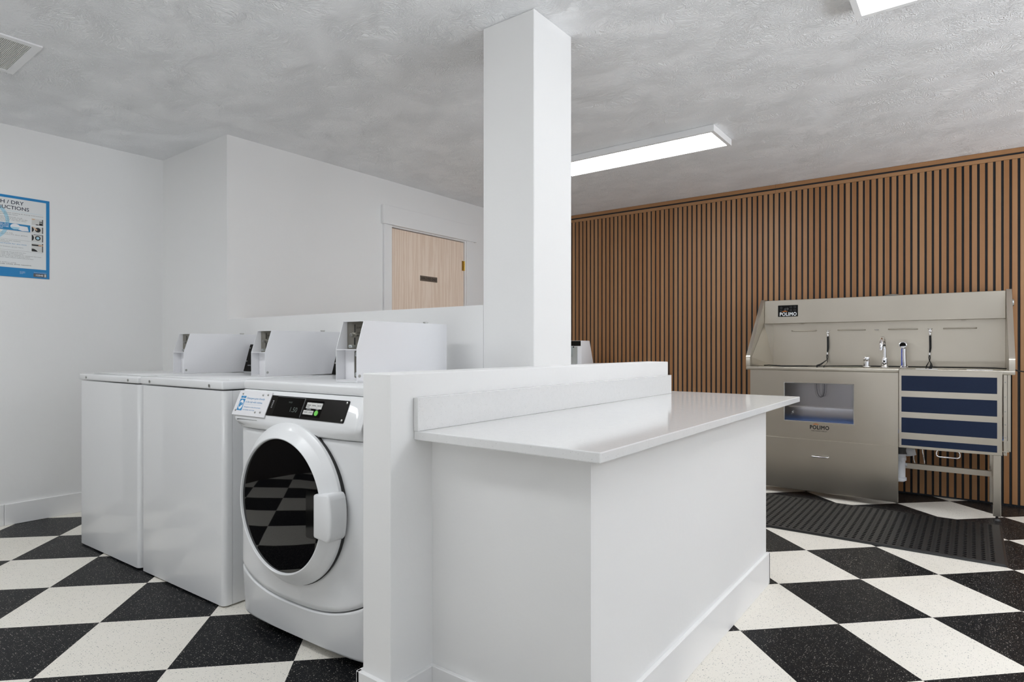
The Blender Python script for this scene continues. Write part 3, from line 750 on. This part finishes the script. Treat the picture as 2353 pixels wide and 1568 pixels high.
m = MB().lathe([(.0, .0), (.17, .0), (.175, .012), (.14, .02), (0, .022)], 48, Matrix.Translation((0, -.12, .52)) @ Matrix.Rotation(math.radians(90), 4, 'X')); m.build('door', 'enamel_plastic', dk, 50)

# ------------------------------------------------------------------ steel dog bath
YS = 4.79
tb = thing('dog_bath', 'long stainless steel dog bath with navy striped ramp door, against the slat wall', 'dog bath', (0, 0, 0))
DG = 'polimo'
BX0, BX1, BK = -1.382, .207, 5.285
# rim and rear deck
m = MB()
m.box(BX0, -.392, YS, YS + .035, .905, .930, .003, 2).box(-.392, BX1, YS, YS + .035, .905, .930, .003, 2)
m.box(BX0, BX0 + .035, YS + .035, BK, .905, .930, .003, 2).box(BX1 - .035, BX1, YS + .035, BK, .905, .930, .003, 2)
m.box(BX0 + .035, BX1 - .035, 5.00, BK, .918, .930, .002, 1)
m.build('rim', 'steel', tb, 40)
# basin
m = MB()
m.box(BX0 + .03, BX1 - .03, 5.00, 5.006, .50, .918)
m.box(BX0 + .03, BX0 + .036, YS + .012, 5.00, .50, .918).box(BX1 - .036, BX1 - .03, YS + .012, 5.00, .50, .918)
m.box(BX0 + .03, BX1 - .03, YS + .012, 5.006, .494, .50)
m.box(BX0 + .03, BX1 - .03, YS + .012, BK, .43, .436)
m.build('basin', 'steel', tb)
st = MB().box(BX0 + .04, BX1 - .04, 4.955, 4.999, .502, .632, .006, 2).build('basin_step', 'steel', tb, 40)
MB().box(BX0 + .04, BX1 - .04, YS + .02, 4.953, .5005, .508).build('basin_mat', 'blue_mat', tb)
# front panels
m = MB()
wx0, wx1, wz0, wz1 = -1.105, -.658, .541, .815
m.box(-1.350, wx0, YS, YS + .010, .430, .9035).box(wx1, -.395, YS, YS + .010, .430, .9035).box(wx0, wx1, YS, YS + .010, .430, wz0).box(wx0, wx1, YS, YS + .010, wz1, .9035)
m.build('front_panel', 'steel', tb)
m = MB(); e = .004
m.box(wx0 - e, wx1 + e, YS - .002, YS + .0, wz1, wz1 + e).box(wx0 - e, wx1 + e, YS - .002, YS + .0, wz0 - e, wz0).box(wx0 - e, wx0, YS - .002, YS, wz0, wz1).box(wx1, wx1 + e, YS - .002, YS, wz0, wz1)
m.build('window_bead', 'chrome', tb)
gl = MB().box(wx0, wx1, YS + .003, YS + .007, wz0, wz1).build('window_pane', 'glass', tb)
m = MB().text('C', .018, frame((-1.055, YS + .0025, .597), (1, 0, 0), (0, 0, 1)), bold=.03, ext=.0002).text('SAFETY', .005, frame((-1.060, YS + .0025, .588), (1, 0, 0), (0, 0, 1)), ext=.0002)
m.build('pane_mark', 'ink_white', gl)
MB().box(-1.350, -.395, YS + .012, YS + .018, .408, .434).build('seam_strip', 'steel', tb)
dw = MB().box(-1.350, -.396, YS - .001, YS + .012, .038, .411, .0015, 1).build('drawer_front', 'steel', tb)
def wire_handle(x0, x1, z, y, dy, r=.0045, drop=0.0):
    pts = []
    if drop:
        pts = [(x0 + .012, y, z), (x0 + .004, y, z - drop * .12), (x0, y, z - drop * .35), (x0, y, z - drop * .72), (x0 + .004, y, z - drop * .93), (x0 + .014, y, z - drop), (x1 - .014, y, z - drop), (x1 - .004, y, z - drop * .93), (x1, y, z - drop * .72), (x1, y, z - drop * .35), (x1 - .004, y, z - drop * .12), (x1 - .012, y, z)]
    else:
        pts = [(x0, y, z), (x0, y - dy * .7, z), (x0 + .006, y - dy * .95, z), (x0 + .014, y - dy, z), (x1 - .014, y - dy, z), (x1 - .006, y - dy * .95, z), (x1, y - dy * .7, z), (x1, y, z)]
    return MB().tube(pts, r, 10)
wire_handle(-.922, -.812, .295, YS - .001, .028).build('handle', 'chrome', dw, 60)
# logos
def logo(parent, x, z, y, w, matm, tagline=None, tm=None):
    h = w * .235
    MB().text('POLIMO', h * 1.35, frame((x, y, z), (1, 0, 0), (0, 0, 1)), width=w, bold=.032, space=1.12).build('brand_lettering', matm, parent)
    m = MB(); pts = []
    for i in range(13):
        u = i / 12; a = math.pi * (1 - u)
        pts.append((x + w * (.13 + .38 * u), z + h * (1.08 + .30 * math.sin(a))))
    low = [(p[0], p[1] - h * .20 * math.sin(math.pi * (i + .001) / 12) - .0003) for i, p in enumerate(pts)]
    m.prism(pts + low[::-1], 'y', y - .0003, y + .0003); m.build('logo_arc', 'ink_orange', parent)
    if tagline:
        MB().text(tagline, h * .36, frame((x + w * .05, y, z - h * .55), (1, 0, 0), (0, 0, 1)), width=w * .9, bold=.01).build('tagline', tm, parent)
logo(tb, -.935, .488, YS - .0006, .122, 'ink_black', '- PURE COMFORT, PURE JOY -', 'ink_black')
# striped ramp door
dx0, dx1 = -.391, .145
rd = MB().box(dx0, dx1, YS - .016, YS - .002, .409, .925, .002, 1).build('ramp_door', 'steel', tb)
for z0, z1 in ((.787, .887), (.648, .7475), (.512, .610), (.427, .469)):
    MB().box(-.376, .120, YS - .0185, YS - .0155, z0, z1, .0008, 1).build('grip_strip', 'navy', rd)
wire_handle(-.186, -.064, .411, YS - .009, 0, .0042, drop=.042).build('handle', 'chrome', rd, 60)
sp = MB().box(.1515, .168, YS + .002, YS + .06, .410, .9035).box(.168, .187, YS + .045, YS + .06, .43, .9035).build('side_rail', 'steel_v', tb)
for z in (.43, .52, .60, .68, .77, .86): MB().lathe([(.004, 0), (.003, .002), (0, .0025)], 10, Matrix.Translation((.1600, YS + .002, z)) @ Matrix.Rotation(math.radians(90), 4, 'X')).build('rivet', 'screw', sp)
MB().box(.169, .172, YS + .06, 5.25, .43, .9035).build('end_panel', 'steel_v', tb)
# legs
for (x0, y0) in ((.100, YS + .004), (.090, 5.21), (-1.34, YS + .02), (-1.34, 5.21)):
    l_ = MB().box(x0, x0 + .040, y0, y0 + .040, .030, .43, .002, 1).build('leg', 'steel_v', tb)
    MB().cyl((x0 + .02, y0 + .02, .014), (x0 + .02, y0 + .02, .03), .007, n=12).cyl((x0 + .02, y0 + .02, 0), (x0 + .02, y0 + .02, .014), .021, .015, n=20, bev=.002).build('foot', 'rubber_grey', l_, 40)
MB().box(-1.33, .10, 5.01, 5.035, .236, .273, .001, 1).box(.097, .125, YS + .03, 5.22, .255, .273).build('stretcher', 'steel', tb)
# trap
m = MB().cyl((-.408, 5.0, .165), (-.408, 5.0, .33), .038, n=28)
for z in (.335, .305): m.cyl((-.408, 5.0, z - .014), (-.408, 5.0, z + .012), .043, n=28, bev=.003)
m.cyl((-.408, 5.0, .152), (-.408, 5.0, .174), .045, n=28, bev=.003).cyl((-.408, 5.0, .146), (-.408, 5.0, .153), .034, n=28)
m.tube([(-.408, 5.0, .33), (-.39, 5.0, .355), (-.365, 5.0, .366), (-.342, 5.0, .355), (-.336, 5.0, .33)], [.030, .032, .034, .034, .030], 16)
m.cyl((-.372, 5.0, .262), (-.36, 5.0, .262), .012, n=12)
m.build('drain_trap', 'pvc', tb, 40)
MB().cyl((-.408, 5.0, .34), (-.408, 5.0, .43), .055, n=28).build('drain_outlet', 'rubber_grey', tb, 40)
MB().tube([(-.325, 5.0, .43), (-.325, 4.99, .36), (-.322, 5.0, .30), (-.315, 5.02, .27)], .004, 8).tube([(-.275, 5.0, .43), (-.272, 5.0, .36), (-.262, 5.0, .30), (-.262, 5.03, .27)], .004, 8).build('water_hose', 'chrome', tb, 60)
# side cheeks with folded flange
prof = [(YS + .002, .931), (YS + .002, .995), (YS + .006, 1.006), (YS + .014, 1.015), (5.205, 1.458), (BK, 1.458), (BK, .931)]
ck = MB().prism(prof, 'x', BX0 + .027, BX0 + .030)
fl_poly = [(YS + .0005, .931), (YS + .0005, .996), (YS + .005, 1.0085), (YS + .0125, 1.0175), (5.2035, 1.4605), (BK, 1.4605), (BK, 1.458), (5.2045, 1.458), (YS + .0145, 1.0155), (YS + .0075, 1.0065), (YS + .0035, .996), (YS + .0035, .931)]
ck.prism(fl_poly, 'x', BX0, BX0 + .030); ck.build('side_cheek', 'steel', tb, 30)
ck = MB().prism(prof, 'x', BX1 - .030, BX1 - .027).prism(fl_poly, 'x', BX1 - .030, BX1); ck.build('side_cheek', 'steel', tb, 30)
t_ = bmesh.new()
a = [t_.verts.new(p) for p in ((BX0 + .031, YS + .04, .931), (-1.300, BK - .021, .931), (-1.300, BK - .021, 1.266), (BX0 + .031, 5.19, 1.266), (BX0 + .031, 4.83, 1.0))]
t_.faces.new(a); MB().add(t_).build('cheek_liner', 'steel_v', tb)
MB().box(BX0 + .031, BX1 - .031, BK - .020, BK, .931, 1.44).build('back_panel', 'steel', tb)
hb = MB().box(-1.3505, .1755, 5.195, BK - .021, 1.266, 1.452, .002, 1).build('top_box', 'steel', tb)
MB().box(-1.2475, -1.0995, 5.1925, 5.1955, 1.3195, 1.4105, .001, 1).build('control_screen', 'black_gloss', hb)
scn = [o for o in hb.children if o.name.startswith('control_screen')][0]
logo(scn, -1.235, 1.3265, 5.1920, .123, 'ink_white')
m = MB()
for (x_, z_) in ((-1.223, 1.391), (-1.223, 1.3665), (-1.1505, 1.3945), (-1.1505, 1.370), (-1.122, 1.3945), (-1.122, 1.370)):
    r_ = .0068
    for i in range(16):
        a0 = math.pi * 2 * i / 16; a1 = math.pi * 2 * (i + 1) / 16
        k0 = min(1 / max(abs(math.cos(a0)), abs(math.sin(a0))), 1.22); k1 = min(1 / max(abs(math.cos(a1)), abs(math.sin(a1))), 1.22)
        m.prism([(x_ + r_ * k0 * math.cos(a0), z_ + r_ * k0 * math.sin(a0)), (x_ + r_ * k1 * math.cos(a1), z_ + r_ * k1 * math.sin(a1)), (x_ + .8 * r_ * k1 * math.cos(a1), z_ + .8 * r_ * k1 * math.sin(a1)), (x_ + .8 * r_ * k0 * math.cos(a0), z_ + .8 * r_ * k0 * math.sin(a0))], 'y', 5.1918, 5.1924)
m.text('69', .030, frame((-1.202, 5.1922, 1.369), (1, 0, 0), (0, 0, 1)), width=.032, ext=.0002)
m.build('screen_icons', 'ink_grey', scn)
MB().lathe([(.0, .011), (.034, .010), (.050, .005), (.053, .0)], 32, Matrix.Translation((-.47, 5.235, 1.4525))).build('vent_cap', 'zinc', tb, 40)
MB().cyl((BX1 - .03, 5.245, 1.372), (BX1 + .012, 5.245, 1.372), .024, n=24, bev=.002).build('pipe_stub', 'zinc', tb, 40)
for x_ in (-1.08, -.05): MB().box(x_ - .012, x_ + .012, 5.235, 5.25, 1.259, 1.2655, .001, 1).cyl((x_, 5.22, 1.262), (x_, 5.235, 1.262), .003, n=8).build('spray_nozzle', 'steel', hb)
# rails and rings on the back panel
YBk = BK - .020
for x0, x1 in ((-1.155, -.980), (-.825, -.645), (-.493, -.317), (-.162, .021)):
    wire_handle(x0, x1, 1.207, YBk, .026, .0042).build('towel_rail', 'steel', tb, 60)
for x_ in (-.896, -.571, -.241):
    MB().tube([(x_ - .014, YBk, 1.208), (x_ - .008, YBk - .012, 1.205), (x_, YBk - .017, 1.204), (x_ + .008, YBk - .012, 1.205), (x_ + .014, YBk, 1.208)], .003, 8).build('tether_ring', 'chrome', tb, 60)
MB().box(-.30, -.18, 4.795, 4.82, .9305, .9335, .0008, 1).box(-.03, .10, 4.795, 4.82, .9305, .9335, .0008, 1).build('ramp_catch', 'pvc', tb)

# mixer knob, tap, shower handset: fixed on the deck, parts of the bath
YD = 5.10
kn = MB().cyl((-.616, YD, .9305), (-.616, YD, .938), .024, n=28, bev=.002).cyl((-.616, YD, .938), (-.616, YD, .972), .0205, n=28).cyl((-.616, YD, .974), (-.616, YD, 1.003), .0215, n=28, bev=.003).box(-.640, -.616, YD - .004, YD + .004, .996, 1.0025, .001, 1)
kn.build('mixer_knob', 'chrome', tb, 40)
tp = MB().cyl((-.504, YD, .9305), (-.504, YD, .936), .024, n=28, bev=.002).cyl((-.504, YD, .936), (-.504, YD, .998), .0200, n=28, bev=.002)
pts = [(-.504, YD, .998), (-.504, YD, 1.06)]
for i in range(13):
    a = math.radians(180 * i / 12); pts.append((-.506, YD - .095 + .095 * math.cos(a), 1.075 + .068 * math.sin(a)))
pts.append((-.508, YD - .19, 1.055))
tp.tube(pts, .0115, 16); tpo = tp.build('tap', 'chrome', tb, 40)
MB().cyl((-.504, YD - .0195, .974), (-.504, YD - .0215, .974), .006, n=16).build('sensor_eye', 'black_gloss', tpo)
hs = MB().lathe([(.0, 0), (.026, 0), (.026, .004), (.019, .010), (.017, .03), (.014, .10), (.0150, .135)], 28, Matrix.Translation((-.386, YD, .9305)))
hs.cyl((-.390, YD + .006, 1.085), (-.391, YD - .028, 1.092), .0215, .0245, n=28, bev=.004)
hso = hs.build('shower_handset', 'chrome', tb, 40)
MB().cyl((-.391, YD - .0285, 1.090), (-.391, YD - .032, 1.089), .0195, n=28, bev=.001).build('spray_face', 'black_plastic', hso, 40)
MB().prism([(-.402, .945), (-.396, .945), (-.396, 1.066), (-.402, 1.066)], 'y', YD - .0175, YD - .0155).build('blue_reflection', 'blue_reflection', hso)  # thin blue strip painted in as a reflection on the chrome

# tethers hanging from the rings
def tether(x, ytop, label, zl, loop):
    t = thing('tether_strap', label, 'strap', (x, ytop, 1.20), 0, None)
    c = MB().tube([(0, 0, .002), (.005, -.003, -.008), (.003, -.004, -.02), (-.004, -.004, -.026), (-.006, -.003, -.014), (0, 0, .002)], .0026, 8).cyl((0, -.003, -.026), (0, -.003, -.042), .0062, n=12, bev=.001).box(-.009, .010, -.008, -.003, -.016, -.008, .002, 1)
    c.build('snap_hook', 'chrome', t, 50)
    s = MB()
    def strap(pts, w_, th=.0016):
        rows = []
        for p in pts:
            wv = w_ if len(p) == 3 else p[3]
            rows.append([(p[0] - wv / 2, p[1], p[2]), (p[0] + wv / 2, p[1], p[2])])
        s.grid(rows, (0, -th, 0))
    strap([(0, -.003, -.040, .013), (.001, -.005, -.09, .013), (.0015, -.007, -.13, .013), (-.001, -.005, -.155, .010), (-.002, -.004, -.165, .006)], .013)
    for sg_ in (-1, 1):
        strap([(-.003 + sg_ * .002, -.006, -.178, .005), (-.003 + sg_ * .004, -.008, -.20, .005), (-.003 + sg_ * .001, -.01, -.222, .004)], .005)
    s.build('strap', 'strap', t)
    MB().box(-.0065, .0025, -.0085, -.0015, -.182, -.163, .001, 1).build('clasp', 'chrome', t)
    s = MB()
    P_ = []
    for (a_, dx_, dd, zz) in loop: P_.append((a_, dd, zz))
    s.tube(P_, [l[1] for l in loop], 8, flat=.25).build('neck_loop', 'strap', t, 60)
    return t
tether(-.896, YBk - .018, 'black tether strap hanging from the ring near the control screen', 0,
       [(-.004, .003, -.010, -.222), (-.020, .004, -.05, -.240), (-.026, .007, -.13, -.255), (-.030, .007, -.245, -.262), (-.031, .006, -.266, -.300), (-.030, .006, -.268, -.38), (-.029, .005, -.269, -.43), (-.024, .004, -.269, -.465), (-.014, .004, -.269, -.487), (.0, .004, -.269, -.495), (.014, .004, -.269, -.487), (.022, .004, -.269, -.46), (.024, .004, -.269, -.42), (.022, .004, -.268, -.37), (.018, .004, -.266, -.300), (.014, .004, -.245, -.262), (.010, .004, -.13, -.254), (.006, .004, -.05, -.240), (-.002, .003, -.012, -.222)])
tether(-.241, YBk - .018, 'black tether strap hanging from the ring above the navy striped door', 0,
       [(-.003, .003, -.010, -.222), (-.010, .006, -.05, -.240), (-.013, .009, -.14, -.254), (-.012, .009, -.245, -.260), (-.009, .008, -.268, -.300), (-.006, .008, -.269, -.38), (.0, .006, -.269, -.40), (.007, .008, -.269, -.38), (.011, .009, -.268, -.300), (.014, .009, -.245, -.260), (.014, .009, -.14, -.254), (.009, .006, -.05, -.240), (-.002, .003, -.012, -.222)])
# power cord
tag(MB().tube([(-1.30, 4.99, .934), (-1.25, 4.93, .938), (-1.15, 4.90, .934), (-.95, 5.03, .933), (-.7, 5.23, .9335), (-.2, 5.24, .9335), (.12, 5.22, .9335), (.19, 5.1, .9345), (.205, 5.02, .938), (.225, 5.02, .925), (.28, 5.06, .915), (.36, 5.15, .925), (.46, 5.27, .945), (.50, 5.30, .96)], .004, 8).build('power_cord', 'strap', None, 60), 'thin black cord lying on the bath deck and running to the slat wall', 'cord')

# ------------------------------------------------------------------ rubber mat with holes
mx0, mx1, my0, my1 = -1.62, .139, 3.815, 4.655
mt = thing('rubber_mat', 'black rubber mat with rows of holes on the floor before the dog bath', 'mat', ((mx0 + mx1) / 2, (my0 + my1) / 2, 0))
ox_, oy_ = (mx0 + mx1) / 2, (my0 + my1) / 2
t_ = bmesh.new(); ZT, ZB = .0125, .002
nx, ny = 44, 22; bx, by = .038, .020
cw = (mx1 - mx0 - 2 * bx) / nx; ch = (my1 - my0 - 2 * by) / ny
for i in range(nx):
    for j in range(ny):
        X = mx0 + bx + i * cw - ox_; Y = my0 + by + j * ch - oy_
        cxm, cym = X + cw * .5, Y + ch / 2; rx, ry = .0105, ch * .34
        outer = [(X + cw, cym), (X + cw, Y + ch), (cxm, Y + ch), (X, Y + ch), (X, cym), (X, Y), (cxm, Y), (X + cw, Y)]
        inner = [(cxm + rx * math.cos(k * math.pi / 4), cym + ry * math.sin(k * math.pi / 4)) for k in range(8)]
        O = [t_.verts.new((p[0], p[1], ZT)) for p in outer]; I = [t_.verts.new((p[0], p[1], ZT)) for p in inner]; B = [t_.verts.new((p[0], p[1], ZB)) for p in inner]
        for k in range(8):
            l = (k + 1) % 8
            t_.faces.new((O[k], O[l], I[l], I[k])); t_.faces.new((I[k], I[l], B[l], B[k]))
m = MB(); m.add(t_)
hx, hy = (mx1 - mx0) / 2, (my1 - my0) / 2
for a, b, c_, d_ in ((-hx + .012, hx - .012, -hy + .006, -hy + by), (-hx + .012, hx - .012, hy - by, hy - .006), (-hx + .012, -hx + bx, -hy + by, hy - by), (hx - bx, hx - .012, -hy + by, hy - by)):
    q_ = bmesh.new(); vs = [q_.verts.new(p) for p in ((a, c_, ZT), (b, c_, ZT), (b, d_, ZT), (a, d_, ZT))]; q_.faces.new(vs); m.add(q_)
# bevelled border down to the floor and underside
q_ = bmesh.new()
up = [q_.verts.new(p) for p in ((-hx + .012, -hy + .006, ZT), (hx - .012, -hy + .006, ZT), (hx - .012, hy - .006, ZT), (-hx + .012, hy - .006, ZT))]
dn_ = [q_.verts.new(p) for p in ((-hx, -hy, .001), (hx, -hy, .001), (hx, hy, .001), (-hx, hy, .001))]
for k in range(4):
    l = (k + 1) % 4; q_.faces.new((dn_[k], dn_[l], up[l], up[k]))
q_.faces.new(dn_[::-1]); m.add(q_)
q_ = bmesh.new(); q_.faces.new([q_.verts.new(p) for p in ((-hx + .012, -hy + .006, ZB), (hx - .012, -hy + .006, ZB), (hx - .012, hy - .006, ZB), (-hx + .012, hy - .006, ZB))]); m.add(q_)
m.build('mat_body', 'rubber', mt)
m = MB()
for i in range(nx + 1):
    X = mx0 + bx + i * cw - ox_
    if i % 2 == 0: continue
    for j in range(ny * 2):
        Y = my0 + by + (j + .5) * ch / 2 - oy_
        for s_x in (-.0022, .0022): m.box(X + s_x - .0008, X + s_x + .0008, Y - .0018, Y + .0018, ZT - .0005, ZT + .0012)
m.build('grip_nubs', 'rubber', mt)['kind'] = 'stuff'
